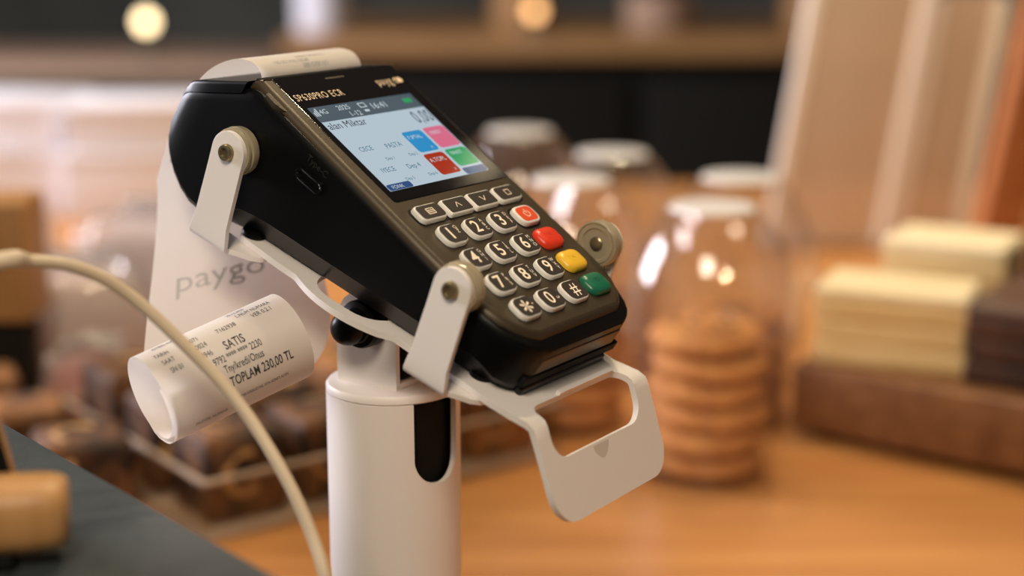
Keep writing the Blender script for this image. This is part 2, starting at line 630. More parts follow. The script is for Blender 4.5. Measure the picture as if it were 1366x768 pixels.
sq('status_bar', x0, x1, 83.2, y1, M['scr_bar'], .3)
st_('4G', 3.6, -26.4, 88.3, M['scr_white'])
st_('2025', 3.6, -16.0, 89.0, M['scr_white'])
st_('1-12', 3.8, -12.5, 85.1, M['scr_white'])
st_('16:41', 4.6, 2.0, 87.4, M['scr_white'])
for i, hh in enumerate((2.2, 3.2, 4.2)):
    sq('signal_bar', -29.6 + i * 1.0, -29.0 + i * 1.0, 86.4, 86.4 + hh, M['scr_white'], .1, 2)
sq('network_icon', -3.6, .4, 87.6, 90.2, M['scr_white'], .3, 2)
sq('network_icon', -3.1, -.1, 88.0, 89.8, M['scr_bar'], .2, 3)
sq('network_icon', -2.9, -.3, 85.2, 86.4, M['scr_white'], .3, 2)
sq('battery_icon', 22.5, 27.5, 86.6, 89.0, M['scr_green'], .6, 2)
st_('alan Miktar', 5.2, -29.4, 80.4, M['scr_text'], sx=.92)
st_('0,00', 9.5, 29.6, 77.8, M['scr_text'], 'RIGHT', sx=.62, spacing=1.1)
sq('blue_tile', 3.5, 15.6, 60.0, 71.6, M['scr_blue'], 1.5)
sq('pink_tile', 17.0, 30.0, 60.4, 72.0, M['scr_pink'], 1.5)
sq('red_tile', 3.2, 15.4, 47.2, 58.8, M['scr_red'], 1.5)
sq('green_tile', 17.0, 30.0, 49.6, 59.2, M['scr_green'], 1.5)
st_('F.IPTAL', 2.9, 4.6, 68.2, M['scr_white'], sx=.9)
st_('X', 1.8, 12.0, 61.8, M['scr_white'])
st_('KREDI', 2.6, 19.0, 68.8, M['scr_white'], sx=.9)
st_('A.TOPL', 3.2, 4.2, 55.2, M['scr_white'], sx=.9)
st_('X', 1.8, 12.6, 49.0, M['scr_white'])
st_('NAKIT', 2.8, 18.6, 56.8, M['scr_white'], sx=.9)
st_('CECE', 3.4, -25.4, 66.8, M['scr_text2'], sx=.9)
st_('PASTA', 3.6, -11.0, 66.2, M['scr_text2'], sx=.9)
st_('Dep 1', 2.1, -17.0, 60.2, M['scr_text2'])
st_('Dep 2', 2.1, -3.4, 60.2, M['scr_text2'])
st_('IYECE', 3.4, -25.0, 55.0, M['scr_text2'], sx=.9)
st_('Dep 4', 3.4, -10.4, 54.6, M['scr_text2'], sx=.9)
st_('Dep 5', 2.1, -17.2, 49.0, M['scr_text2'])
st_('Dep 6', 2.1, -3.6, 49.0, M['scr_text2'])
sq('menu_tab', -30.0, -16.4, 45.1, 48.2, M['scr_tab'], .9)
st_('FONK', 2.5, -27.8, 46.5, M['scr_white'])
sq('menu_tab', 16.5, 30.2, 45.1, 48.6, M['scr_tab'], .9)
st_('CIKIS', 2.4, 19.8, 46.7, M['scr_text2'])
put_text('lettering', 'SP630PRO ECR', 5.0 * mm, -31.4 * mm, 97.0 * mm, -.00174, M['ink_tan'], glass, sx=.75, spacing=1.12, bold=-.006)
put_text('lettering', 'payg', 6.0 * mm, 18.2 * mm, 99.8 * mm, -.00174, M['ink_tan'], glass, sx=.78, spacing=1.12, bold=-.006)
for cx_, rr in ((30.6, 1.55), (32.6, 1.55)):
    bm = bmesh.new()
    o_ = [(cx_ * mm + rr * mm * math.cos(t * PI / 12), 99.6 * mm + rr * mm * math.sin(t * PI / 12)) for t in range(24)]
    if cx_ < 32:
        i_ = [(cx_ * mm + .62 * rr * mm * math.cos(t * PI / 12), 99.6 * mm + .62 * rr * mm * math.sin(t * PI / 12)) for t in range(24)]
        vo = [bm.verts.new((x, y, -.00174)) for x, y in o_]
        vi = [bm.verts.new((x, y, -.00174)) for x, y in i_]
        for t in range(24):
            bm.faces.new((vo[t], vo[(t + 1) % 24], vi[(t + 1) % 24], vi[t]))
    else:
        flat(bm, o_, -.00173)
    from_bm('logo_ring', bm, M['ink_tan'], glass, smooth=False, recalc=False)
bm = bmesh.new()
flat(bm, rrect(.011, .0007, .0003, 3, -.001, .1055), -.00174)
from_bm('earpiece_line', bm, M['bronze'], glass, smooth=False, recalc=False)

# keys
PX, PY = 15.5, 12.7
LV_W = [(0, -.0026), (.0001, -.0009), (.00025, -.0003), (.0005, -.00005), (.0008, 0)]


def cap_obj(name, parent, w, h, r, z, m, th=.00012):
    bm = bmesh.new()
    pillow(bm, rrect(w * mm, h * mm, r * mm, 5), [(0, z - .0002), (0, z + th), (.00015, z + th + .00005)])
    return from_bm(name, bm, m, parent)


def key_base(name, a, b, w, h, r, m):
    bm = bmesh.new()
    pillow(bm, rrect(w * mm, h * mm, r * mm, 6), LV_W)
    o = from_bm(name, bm, m, term, auto=60)
    o.location = (a * mm, b * mm, 0)
    # dark well around the key
    return o


def legend(txt, size, x, y, par, m='ink_white', sx=1., rot=0., align='CENTER', spacing=1., z=.00019, bold=0.):
    return put_text('legend', txt, size * mm, x * mm, y * mm, z, M[m], par, align, sx=sx, rot=rot, spacing=spacing, bold=bold)


def well(a, b, w, h, r):
    bm = bmesh.new()
    pillow(bm, rrect(w * mm, h * mm, r * mm, 5, a * mm, b * mm), [(0, -.0028), (0, -.00195), (.0001, -.00192)])
    return from_bm('key_recess', bm, M['black_matt'], term)


names = [['1', '2', '3'], ['4', '5', '6'], ['7', '8', '9'], ['*', '0', '#']]
subs = [['QZ', 'ABC', 'DEF'], ['GHI', 'JKL', 'MNO'], ['PRS', 'TUV', 'WXY'], [None, None, None]]
for r in range(4):
    for c in range(3):
        a, b = (c - 1.5) * PX, -(r - 1.5) * PY
        well(a, b, 13.0, 10.4, 3.9)
        k = key_base('number_key', a, b, 12.5, 9.9, 3.7, M['key_white'])
        k['label'] = 'white number key marked %s' % {'*': 'with a star', '#': 'with a hash sign'}.get(names[r][c], names[r][c])
        cp = cap_obj('key_cap', k, 11.1, 8.5, 2.9, 0, M['key_cap'])
        t = names[r][c]
        if t == '*':
            for i in range(6):
                bm = bmesh.new()
                an = PI / 6 + i * PI / 3
                e = [(.25 * mm, -.12 * mm), (2.2 * mm, -.52 * mm), (2.75 * mm, -.4 * mm), (2.95 * mm, 0), (2.75 * mm, .4 * mm), (2.2 * mm, .52 * mm), (.25 * mm, .12 * mm)]
                flat(bm, [(-.4 * mm + x * math.cos(an) - y * math.sin(an), x * math.sin(an) + y * math.cos(an)) for x, y in e], .00019)
                from_bm('legend', bm, M['ink_white'], cp, smooth=False, recalc=False)
            legend('.', 5, 3.6, 1.6, cp)
        elif t == '#':
            legend('#', 8.4, 0, 0, cp, sx=.95)
        elif t == '0':
            legend('0', 8.0, -.9, 0, cp, sx=1.0, bold=.006)
            bm = bmesh.new()
            for (xa, xb, ya, yb) in ((2.6, 4.0, -1.2, -.9), (2.6, 2.85, -1.2, -.3), (3.75, 4.0, -1.2, -.3)):
                flat(bm, [(xa * mm, ya * mm), (xb * mm, ya * mm), (xb * mm, yb * mm), (xa * mm, yb * mm)], .00019)
            from_bm('legend', bm, M['ink_white'], cp, smooth=False, recalc=False)
        else:
            legend(t, 8.0, -1.4, 0, cp, sx=1.0, bold=.012)
            for i, ch in enumerate(subs[r][c]):
                legend(ch, 2.3, 3.3, 2.4 - i * 2.1, cp)
# power key with a white rim, then the three coloured keys
a = 1.5 * PX
well(a, 1.5 * PY, 14.2, 11.4, 4.2)
k = key_base('power_key', a, 1.5 * PY, 12.2, 9.4, 3.4, M['key_white'])
k['label'] = 'small orange power key with white rim'
cp = cap_obj('key_cap', k, 9.6, 7.2, 2.2, 0, M['key_orange'])
bm = bmesh.new()
pr_ = [R(125 + 290 * i / 20) for i in range(21)]
vo = [bm.verts.new((1.75 * mm * math.cos(t), 1.75 * mm * math.sin(t), .00019)) for t in pr_]
vi = [bm.verts.new((1.4 * mm * math.cos(t), 1.4 * mm * math.sin(t), .00019)) for t in pr_]
for i in range(20):
    bm.faces.new((vo[i], vo[i + 1], vi[i + 1], vi[i]))
flat(bm, [(-.18 * mm, .2 * mm), (.18 * mm, .2 * mm), (.18 * mm, 2.3 * mm), (-.18 * mm, 2.3 * mm)], .00019)
from_bm('legend', bm, M['ink_white'], cp, smooth=False, recalc=False)
for b, m, mk, nm in ((.5 * PY, 'key_red', 'key_red_mark', 'red'), (-.5 * PY, 'key_yellow', 'key_yellow_mark', 'yellow'), (-1.5 * PY, 'key_green', 'key_green_mark', 'green')):
    well(a, b, 13.6, 10.6, 4.0)
    bm = bmesh.new()
    pillow(bm, rrect(13.0 * mm, 10.0 * mm, 3.6 * mm, 6), [(0, -.0024), (0, -.0012), (.0003, -.0003), (.001, .0003), (.0022, .0006), (.0036, .0007)])
    k = from_bm('function_key', bm, M[m], term, auto=70)
    k.location = (a * mm, b * mm, 0)
    k['label'] = 'plain %s function key' % nm
    if nm == 'red':
        put_text('legend', 'X', 2.6 * mm, 0, .4 * mm, .00078, M[mk], k, 'CENTER')
    elif nm == 'yellow':
        put_text('legend', '<', 2.6 * mm, 0, .4 * mm, .00078, M[mk], k, 'CENTER')
    else:
        put_text('legend', 'O', 3.0 * mm, 0, .4 * mm, .00078, M[mk], k, 'CENTER')
# navigation keys in one dark well
bm = bmesh.new()
pillow(bm, rrect(65.4 * mm, 8.8 * mm, 2.6 * mm, 5, .7 * mm, 31.0 * mm), [(0, -.0028), (0, -.00195), (.0001, -.00192)])
from_bm('key_recess', bm, M['black_matt'], term)
for i, (a, sym) in enumerate(((-23.4, 'menu'), (-7.2, 'up'), (8.7, 'down'), (24.6, 'square'))):
    k = key_base('menu_key', a, 31.0, 14.6, 8.0, 1.2 if i in (1, 2) else 2.4, M['key_white'])
    k['label'] = 'flat white %s key under the screen' % {'menu': 'menu', 'up': 'up-arrow', 'down': 'down-arrow', 'square': 'square-mark'}[sym]
    cp = cap_obj('key_cap', k, 13.0, 6.4, .9 if i in (1, 2) else 1.6, 0, M['key_cap'])
    bm = bmesh.new()

    def seg(xa, ya, xb, yb, t=.34):
        d = Vector((xb - xa, yb - ya)).normalized()
        n_ = Vector((-d.y, d.x)) * t / 2
        flat(bm, [((xa + n_.x) * mm, (ya + n_.y) * mm), ((xa - n_.x) * mm, (ya - n_.y) * mm), ((xb - n_.x) * mm, (yb - n_.y) * mm), ((xb + n_.x) * mm, (yb + n_.y) * mm)], .00019)
    if sym == 'up':
        seg(-1.5, -1.1, 0, 1.2); seg(0, 1.2, 1.5, -1.1)
    elif sym == 'down':
        seg(-1.5, 1.1, 0, -1.2); seg(0, -1.2, 1.5, 1.1)
    else:
        w_ = 2.0 if sym == 'menu' else 1.4
        seg(-w_, -1.3, w_, -1.3); seg(-w_, 1.3, w_, 1.3); seg(-w_, -1.3, -w_, 1.3); seg(w_, -1.3, w_, 1.3)
        if sym == 'menu':
            seg(-w_, .4, w_, .4); seg(-w_, -.4, w_, -.4)
    from_bm('legend', bm, M['ink_white'], cp, smooth=False)

# paper cover at the head: a lid that follows the sloping top
bm = bmesh.new()
rings = []
for (b, ct) in ((111.5, -4.1), (112.4, -4.8), (118, -9.2), (126, -15.4), (132.5, -20.5), (134.6, -22.6), (135.6, -25.2)):
    w = lerp_tab(HW, b) + .05
    half = [(w - 1.3, ct), (w - .5, ct - .25), (w - .1, ct - .8), (w, ct - 1.6), (w, ct - 5.4), (w - 2, ct - 5.6)]
    rings.append([(p * mm, b * mm, c * mm) for p, c in half] + [(-p * mm, b * mm, c * mm) for p, c in half[::-1]])
ring_loft(bm, rings)
cover = from_bm('paper_cover', bm, M['black'], term, auto=40)
bm = bmesh.new()
box(bm, -.036, .030, .1108, .1128, -.0062, -.0043, .0003)
from_bm('paper_slot', bm, M['black_matt'], cover)
# side button (latch) on the bronze edge
bm = bmesh.new()
pillow(bm, [(-.0409, .0975), (-.0398, .0935), (-.0386, .0920), (-.0384, .1010), (-.0392, .1030), (-.0405, .1025)][::-1], [(.0001, -.0060), (0, -.0036), (.0003, -.0030)])
from_bm('side_latch', bm, M['bronze'], term)
# charging port and its raised lettering on the near side
bm = bmesh.new()
out_ = rrect(.0135, .0052, .0025, 6)
in_ = rrect(.0105, .0024, .0011, 6)
an = R(4)


def side_xf(q):
    x, y = q.x * math.cos(an) - q.y * math.sin(an), q.x * math.sin(an) + q.y * math.cos(an)
    return Vector((-.04195 - q.z, .0690 - x, -.0150 + y))


rings = [[side_xf(Vector((x, y, z))) for x, y in lp] for lp, z in ((out_, 0), (out_, .0007), (offset_loop(out_, .0006), .0009), (in_, .0006), (in_, -.002))]
ring_loft(bm, rings, False, True)
from_bm('usb_port', bm, M['black_gloss'], term)
put_text('lettering', 'Type-C', 3.6 * mm, 0, 0, 0, M['emboss'], term, 'CENTER', xf=lambda q: Vector((-.0421, .0690 - q.x, -.0085 + q.y)), thick=.0003)

# ------------------------------------------------------------------ terminal stand: pole, yoke, knob, plate, four clamp arms
PA = Vector((-.0457, .03, 0))
stand = empty('terminal_stand', PA)
tag(stand, 'white metal pole stand with tilting plate and four clamp arms holding the terminal', 'stand')
sl = lambda p: Vector(p) - PA
PR, PT = .0257, .154
# pole with a tall open slot
sc, sw_ = R(-90 + 46), R(24.8)
slot_bot = .1215
ths = [sc - sw_ + 2 * sw_ * (.5 - .5 * math.cos(PI * i / 28)) for i in range(29)]
rest = [sc + sw_ + (2 * PI - 2 * sw_) * i / 60 for i in range(1, 60)]
allth = ths + rest
bm = bmesh.new()


def zt(th):
    d = (th - sc) * PR
    hw = sw_ * PR
    if abs(th - sc) < sw_ - 1e-6:
        return slot_bot + hw - math.sqrt(max(hw * hw - d * d, 0))
    return PT


cols_ = []
for i, th in enumerate(allth):
    zz = zt(th)
    cols_.append([[bm.verts.new((r_ * math.cos(th), r_ * math.sin(th), z)) for z in (.004, .08, zz if zz < PT else min(zz, PT))] for r_ in (PR, PR - .002)])
n_ = len(allth)
for i in range(n_):
    j = (i + 1) % n_
    for z in range(2):
        bm.faces.new((cols_[i][0][z], cols_[j][0][z], cols_[j][0][z + 1], cols_[i][0][z + 1]))
        bm.faces.new((cols_[i][1][z], cols_[i][1][z + 1], cols_[j][1][z + 1], cols_[j][1][z]))
    bm.faces.new((cols_[i][0][2], cols_[j][0][2], cols_[j][1][2], cols_[i][1][2]))
pole = from_bm('pole', bm, M['powder'], stand, auto=30)
bm = bmesh.new()
lathe(bm, [(PR - .004, .004), (PR - .004, PT - .0005)], 48, True, True)
from_bm('slot_shade_liner', bm, M['black_matt'], pole)  # black liner added so the open slot looks dark inside
bm = bmesh.new()
lathe(bm, [(PR - .0008, PT), (PR, PT + .0006), (PR, PT + .0024), (PR - .0007, PT + .0034), (PR - .002, PT + .0037)], 72, True, True)
from_bm('pole_cap', bm, M['powder'], stand)
bm = bmesh.new()
lathe(bm, [(.056, 0), (.058, .001), (.058, .003), (.056, .004)], 64, True, True)
from_bm('base_plate', bm, M['powder'], stand)
# yoke: a U of sheet metal on the cap
ZC = PT + .0037


def yk(q):      # x along U, y along H, z up
    return U * q.x + H * q.y + Vector((0, 0, q.z))


def yoke_profile():
    hi, hw = .037, .0142
    pts = [(-hw + .0016, 0), (-hw + .0016, hi * .55)]
    for k in range(13):
        t = PI - PI * k / 12
        pts.append((.0016 + hw * math.cos(t), hi - hw + hw * math.sin(t)))
    pts += [(hw + .0016, 0)]
    return pts


yoke = None
for s in (-1, 1):
    bm = bmesh.new()
    xo = s * .0140
    xi = s * .0118
    pts = yoke_profile()
    ring_loft(bm, [[yk(Vector((x, y, ZC + z))) for y, z in pts] for x in (xo, xi)])
    bmesh.ops.recalc_face_normals(bm, faces=bm.faces)
    from_bm('yoke_cheek', bm, M['powder'], stand)
bm = bmesh.new()
box(bm, -.0138, .0138, -.0126, .0158, ZC, ZC + .0024, .0006, xf=yk)
from_bm('yoke_base', bm, M['powder'], stand)
bm = bmesh.new()
box(bm, -.0088, .0088, -.0118, .0135, ZC + .0026, ZC + .0300, .002, xf=yk)
from_bm('pivot_block', bm, M['black_matt'], stand)
# black clamping knob on the pivot
KZ = .1832


def kx(q):      # lathe axis -> -U
    return Vector((0, 0, KZ)) - U * (.014 + q.z) + H * (q.x - .0005) + Vector((0, 0, q.y))


bm = bmesh.new()
lathe(bm, [(.0088, 0), (.0092, .001), (.0092, .0062), (.0086, .0075), (.0068, .0082), (.0064, .0094)], 36, True, True, xf=kx)
kn = from_bm('knob', bm, M['black'], stand)
bm = bmesh.new()
lathe(bm, [(.0001, .0192)] + [(.0066 * math.sin(R(a_)), .0126 + .0066 * math.cos(R(a_))) for a_ in range(12, 141, 12)], 32, True, True, xf=kx)
from_bm('knob_ball', bm, M['black'], kn)
bm = bmesh.new()
lathe(bm, [(.0035, -.030), (.0035, .001)], 16, True, True, xf=kx)
from_bm('pivot_bolt', bm, M['brass'], stand)

# tilting plate: flat under the terminal, bent down into a pierced flap at the front
SL, C0 = -.26, -35.0
q0 = 1 / math.sqrt(1 + SL * SL)
PD = V * q0 + N * (SL * q0)         # along the plate, up
PN = N * q0 - V * (SL * q0)         # plate normal
BB = -51.1                            # bend line
PH = R(52)
BR_ = 4.0                             # bend radius


def plate_frame(x, y):
    if y >= BB + BR_ * .5:
        return sl(W(x, y, C0 + SL * y)), PN
    s = (BB + BR_ * .5 - y) / q0
    base = W(x, BB + BR_ * .5, C0 + SL * (BB + BR_ * .5))
    L_ = BR_ * PH
    a_ = min(s / L_, 1) * PH
    p = base - PD * (BR_ * math.sin(a_) * mm) - PN * (BR_ * (1 - math.cos(a_)) * mm)
    dn = -PD * math.cos(a_) - PN * math.sin(a_)
    nn = PN * math.cos(a_) - PD * math.sin(a_)
    if s > L_:
        p = p + dn * ((s - L_) * mm)
    return sl(p), nn


FE = BB - 36 * q0 - .6
outer = []


def arc(cx, cy, r, a0, a1, n=8):
    for i in range(n + 1):
        t = R(a0 + (a1 - a0) * i / n)
        outer.append((cx + r * math.cos(t), cy + r * math.sin(t)))


# counter-clockwise, from lower right
arc(37.2 - 11, FE + 11, 11, -90, 0)
outer += [(37.2, BB - 4), (36.2, BB + 3), (33.5, BB + 12), (34.5, -28), (39, -20), (40, 0)]
outer += [(40, 11)]
for i in range(1, 12):
    t = i / 12
    outer.append((40 + 6.4 * math.sin(PI * t) ** .8, 11 + 44 * t))
outer += [(40, 55), (40, 66), (38, 86), (30, 92)]
outer += [(-30, 92), (-38, 86), (-40, 66), (-40.4, 56)]
for i in range(1, 12):
    t = i / 12
    outer.append((-40 - 6.4 * math.sin(PI * t) ** .7, 55 - 44 * t))
outer += [(-39, 10), (-39.6, 0), (-40, -20), (-41, -34), (-40.6, -42), (-39.6, BB - 1), (-39.2, BB - 6)]
arc(-38.6 + 12, FE + 12, 12, 180, 270)
outer = dense(outer, 3.0)
win = []
for (cx, cy, r, a0) in ((27.4 - 8, -43.6 - 5, 5, 0), (0, 0, 0, None), (-31.5 + 5, -43.6 - 5, 5, 90), (-31.5 + 8, BB - 14.0 * q0 - .6 + 8, 8, 180), (27.4 - 8, BB - 14.0 * q0 - .6 + 8, 8, 270)):
    if a0 is None:
        continue
    if a0 == 0:
        cx = 27.4 - 5
    for i in range(7):
        t = R(a0 + 90 * i / 6)
        win.append((cx + r * math.cos(t), cy + r * math.sin(t)))
win = dense(win, 2.0)
hole = [(34.5 * (abs(math.cos(t)) ** .45) * (1 if math.cos(t) > 0 else -1.20), 34.5 + 18.5 * (abs(math.sin(t)) ** .6) * (1 if math.sin(t) > 0 else -1)) for t in [2 * PI * i / 48 for i in range(48)]]
bm = bmesh.new()
holed_sheet(bm, outer, [win, hole], lambda x, y: plate_frame(x, y)[0], lambda x, y: plate_frame(x, y)[1], .0024)
plate = from_bm('tilt_plate', bm, M['powder'], stand, auto=40)
# small raised lip on the upper edge of the flap window
bm = bmesh.new()
rings = []
for x in (-12.5, 23.5):
    rings.append([sl(W(x, -43.9 + dy, 0) * 1) for dy in ()] or [plate_frame(x, -43.9)[0] + PN * .0000, plate_frame(x, -42.4)[0], plate_frame(x, -42.4)[0] + PN * .0016, plate_frame(x, -44.3)[0] + PN * .0014])
ring_loft(bm, rings)
from_bm('window_lip', bm, M['powder'], plate)
# grey-tan wear notch on the flap
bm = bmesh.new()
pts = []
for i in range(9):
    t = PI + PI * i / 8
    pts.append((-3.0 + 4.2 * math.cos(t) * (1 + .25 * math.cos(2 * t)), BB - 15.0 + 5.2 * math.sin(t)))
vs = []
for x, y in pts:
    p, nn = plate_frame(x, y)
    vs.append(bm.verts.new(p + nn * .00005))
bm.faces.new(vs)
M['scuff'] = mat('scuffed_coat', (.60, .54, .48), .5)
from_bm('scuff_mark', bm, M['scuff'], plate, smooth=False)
# rounded rubber feet between plate and terminal
for (x, y) in ((-33, 84), (33, 84), (-30, -22), (30, -22)):
    bm = bmesh.new()
    c_, nn = plate_frame(x, y)
    lathe(bm, [(.0045, 0), (.0048, .0006), (.0046, .0018), (.003, .0024)], 20, True, True, xf=lambda q: c_ + U * q.x + PD * q.y + PN * q.z)
    from_bm('rubber_foot', bm, M['black'], plate)
# lugs under the plate that reach down to the pivot
for s in (-1, 1):
    bm = bmesh.new()
    xs = (s * .0112, s * .0092)
    top = plate_frame(0, 33)[0]
    prof = []
    for k in range(13):
        t = PI + PI * k / 12
        prof.append((-.0005 + .010 * math.cos(t), KZ + .010 * math.sin(t)))
    ztop = .204
    prof += [(.0098, .199), (-.0105, .2085)]
    ring_loft(bm, [[U * x + H * y + Vector((0, 0, z)) for y, z in prof] for x in xs])
    from_bm('plate_lug', bm, M['powder'], stand)


# L-shaped clamp arms
def make_arm(side, bcen, tag_label):
    """side -1/+1; bcen: b of the bolt; arm stands square to the plate"""
    xa = 50.0                                   # outer face of the upright leg (mm from the middle)
    th = 2.0
    rb = 3.2
    # plate coordinates p (along the plate) and q (above its underside)
    bolt_b, bolt_c = bcen
    foot_b = bolt_b - 8.4                       # where the normal through the bolt meets the plate
    F = lambda a, p, q: sl(W(0, foot_b, C0 + SL * foot_b)) + U * (a * mm) * side + PD * (p * mm) + PN * (q * mm)
    hq = 33.2
    rows = []                                   # (outer a,q), (inner a,q), p0, p1
    base_q = -2.6
    for (a_, p0_, p1_) in ((36.5, -19.5, 11.5), (39.5, -19.0, 11.0), (42.5, -16.5, 9.6), (xa - rb - .8, -10.2, 9.2)):
        rows.append(((a_, base_q - th), (a_, base_q), p0_, p1_))
    for k in range(6):
        t = R(90 * k / 5)
        ox, oq = xa - rb + rb * math.sin(t), base_q - th + rb - rb * math.cos(t)
        ix, iq = xa - rb + (rb - th) * math.sin(t), base_q - th + rb - (rb - th) * math.cos(t)
        rows.append(((ox, oq), (ix, iq), -9.4, 9.0))
    for q_, w_ in ((2.6, 8.6), (5, 8.1), (12, 8.0), (20, 7.9), (26, 7.8)):
        rows.append(((xa, q_), (xa - th, q_), -w_, w_))
    for k in range(0, 13):
        t = R(88 * k / 12)
        rows.append(((xa, hq + 7.8 * math.sin(t)), (xa - th, hq + 7.8 * math.sin(t)), -7.8 * math.cos(t), 7.8 * math.cos(t)))
    bm = bmesh.new()
    rings = []
    for (o_, i_, p0_, p1_) in rows:
        rings.append([F(o_[0], p0_, o_[1]), F(o_[0], p1_, o_[1]), F(i_[0], p1_, i_[1]), F(i_[0], p0_, i_[1])])
    ring_loft(bm, rings)
    arm = from_bm('clamp_arm', bm, M['powder'], stand, auto=32)
    arm['label'] = tag_label
    bv = arm.modifiers.new('bevel', 'BEVEL')
    bv.width = .00035
    bv.segments = 2
    bv.limit_method = 'ANGLE'
    bv.angle_limit = R(50)
    X = lambda q: F(xa, 0, hq) + PD * q.x + PN * q.y + U * (q.z * side)
    bm = bmesh.new()
    lathe(bm, [(.0030, -.0070), (.0058, -.0070), (.0062, -.0076), (.0074, -.0076), (.0076, -.0070), (.0080, -.0070), (.0083, -.0077), (.0088, -.0074), (.0090, -.0066), (.0090, -.0044), (.0080, -.0040), (.0080, -.0034), (.0088, -.0030), (.0086, -.0021)], 32, True, True, xf=X)
    from_bm('rubber_pad', bm, M['rubber'], arm)
    bm = bmesh.new()
    lathe(bm, [(.0032, -.003), (.0032, .0014), (.0028, .0020), (.0019, .0020), (.0017, .0010), (.0004, .0009)], 24, True, True, xf=X)
    from_bm('bolt', bm, M['brass'], arm)
    bm = bmesh.new()
    lathe(bm, [(.0012, -.0078), (.0022, -.0077), (.0028, -.0072), (.0028, -.0066)], 20, True, True, xf=X)
    from_bm('bolt_head', bm, M['brass'], arm)


make_arm(-1, (99.8, -26.9), 'white clamp arm at the head of the terminal, near side')
make_arm(-1, (-3.5, -4.7), 'white clamp arm beside the keypad, near side')
make_arm(1, (99.8, -26.9), 'white clamp arm at the head of the terminal, far side')
make_arm(1, (-3.5, -4.7), 'white clamp arm beside the coloured keys, far side')

# ------------------------------------------------------------------ receipt: comes out of the slot, hangs behind and curls into a tube
CL = Vector((-.125, -.025, .166))
CRr = Vector((-.083, .006, .180))
ax = (CRr - CL).normalized()
mid = (CL + CRr) / 2
PWID = 57.0
CL = mid - ax * PWID / 2 * mm
CRr = mid + ax * PWID / 2 * mm
tc_ = (cam.location - mid).normalized()
ef = (tc_ - ax * tc_.dot(ax)).normalized()
eu = ax.cross(ef)
if eu.z < 0:
    eu = -eu
RT = 16.6


def tube_r(deg):
    return RT if deg < 95 else RT - 3.0 * min((deg - 95) / 260, 1)


def tube_pt(x, deg, off=0.):
    """x mm along the axis from the left end, deg around"""
    r_ = tube_r(deg) + off
    t = R(deg)
    return CL + ax * (x * mm) + (ef * math.cos(t) + eu * math.sin(t)) * (r_ * mm)


keysL, keysR = [], []
for (b, c) in ((111.6, -12), (112.2, -6), (114.5, -3.2), (119.5, -2.6), (126.5, -6.5), (133, -14.5), (137, -24), (138.8, -37), (138.2, -53), (134.6, -72)):
    keysL.append(W(-33, b, c))
    keysR.append(W(24, b, c))
Lp, Rp = catmull(keysL, 7), catmull(keysR, 7)


def tube_tan(deg):
    t = R(deg)
    return (-ef * math.sin(t) + eu * math.cos(t))


T0 = -112
for path, x, drop, pull in ((Lp, 0, .040, .042), (Rp, PWID, .034, .050)):
    P0_, P3_ = path[-1].copy(), tube_pt(x, T0)
    P1_ = P0_ + Vector((0, 0, -drop))
    P2_ = P3_ - tube_tan(T0) * pull
    if x > 0:
        P1_ += Vector((.030, -.022, 0))
        P2_ += Vector((.046, .010, .004))
    for i in range(1, 25):
        t = i / 24
        path.append(P0_ * (1 - t) ** 3 + P1_ * 3 * t * (1 - t) ** 2 + P2_ * 3 * t * t * (1 - t) + P3_ * t ** 3)
for i in range(1, 97):
    dg = T0 + i * 5
    Lp.append(tube_pt(0, dg))
    Rp.append(tube_pt(PWID, dg))
rloc = W(0, 112, -4)
rec = empty('receipt', rloc)
tag(rec, 'long white printed receipt arching out of the terminal and curling into a tube', 'receipt')
bm = bmesh.new()
NW = 6
rows = [[bm.verts.new(l.lerp(r, k / NW) - rloc) for k in range(NW + 1)] for l, r in zip(Lp, Rp)]
for i in range(len(rows) - 1):
    for k in range(NW):
        bm.faces.new((rows[i][k], rows[i][k + 1], rows[i + 1][k + 1], rows[i + 1][k]))
strip = from_bm('paper_strip', bm, M['paper'], rec, auto=80, recalc=False)


def rprint(txt, size, x, deg, sx=.8, m='print', align='LEFT', spacing=1., bold=0.):
    put_text('printed_text', txt, size * mm, x * mm, 0, 0, M[m], rec, align, sx=sx, spacing=spacing, bold=bold,
             xf=lambda q: tube_pt(q.x / mm, deg + math.degrees(q.y / mm / RT), .15) - rloc)


rprint('TOPLAM 230,00 TL', 5.0, 23.5, -22, .62, bold=.01)
rprint('Tny/kredi/Onus', 4.0, 23, -5, .62, bold=.006)
rprint('9792 **** **** 2230', 3.7, 20.5, 8, .64, bold=.006)
rprint('SATIS', 4.9, 27, 22, .68, bold=.01)
rprint('7162938', 3.2, 28, 46, .7)
rprint('VER 0.2.1', 3.2, 42.5, 46, .66)
rprint('L.NUM NUMARA', 3.0, 38, 58, .62)
rprint('25.12.2025', 2.6, 36, 70, .62)
rprint('ISYERI NO:', 2.8, 6, 70, .7)
rprint('000071', 3.2, 15, 50, .66)
rprint('000024', 3.2, 16, 36, .66)
rprint('028946', 3.2, 16, 22, .66)
rprint('TARIH', 3.0, 4, 50, .66)
rprint('SAAT', 3.0, 5, 36, .66)
rprint('SN 01', 3.0, 6, 22, .66)
rprint('TUTAR KARSILIGI MAL VEYA HIZMETI ALDIM', 1.9, 25, -46, .55)
rprint('MUSTERI NUSHASI', 2.2, 8, -58, .7)
# faint lines on the arch above the slot
seg_i = 3 * 7


def arch_pt(x, s, off=.00008):
    i = int(s)
    f = s - i
    l = Lp[i].lerp(Lp[i + 1], f)
    r_ = Rp[i].lerp(Rp[i + 1], f)
    nrm = (r_ - l).normalized().cross(Lp[i + 1] - Lp[i]).normalized()
    if nrm.z < 0:
        nrm = -nrm
    return l.lerp(r_, x / PWID) + nrm * off - rloc


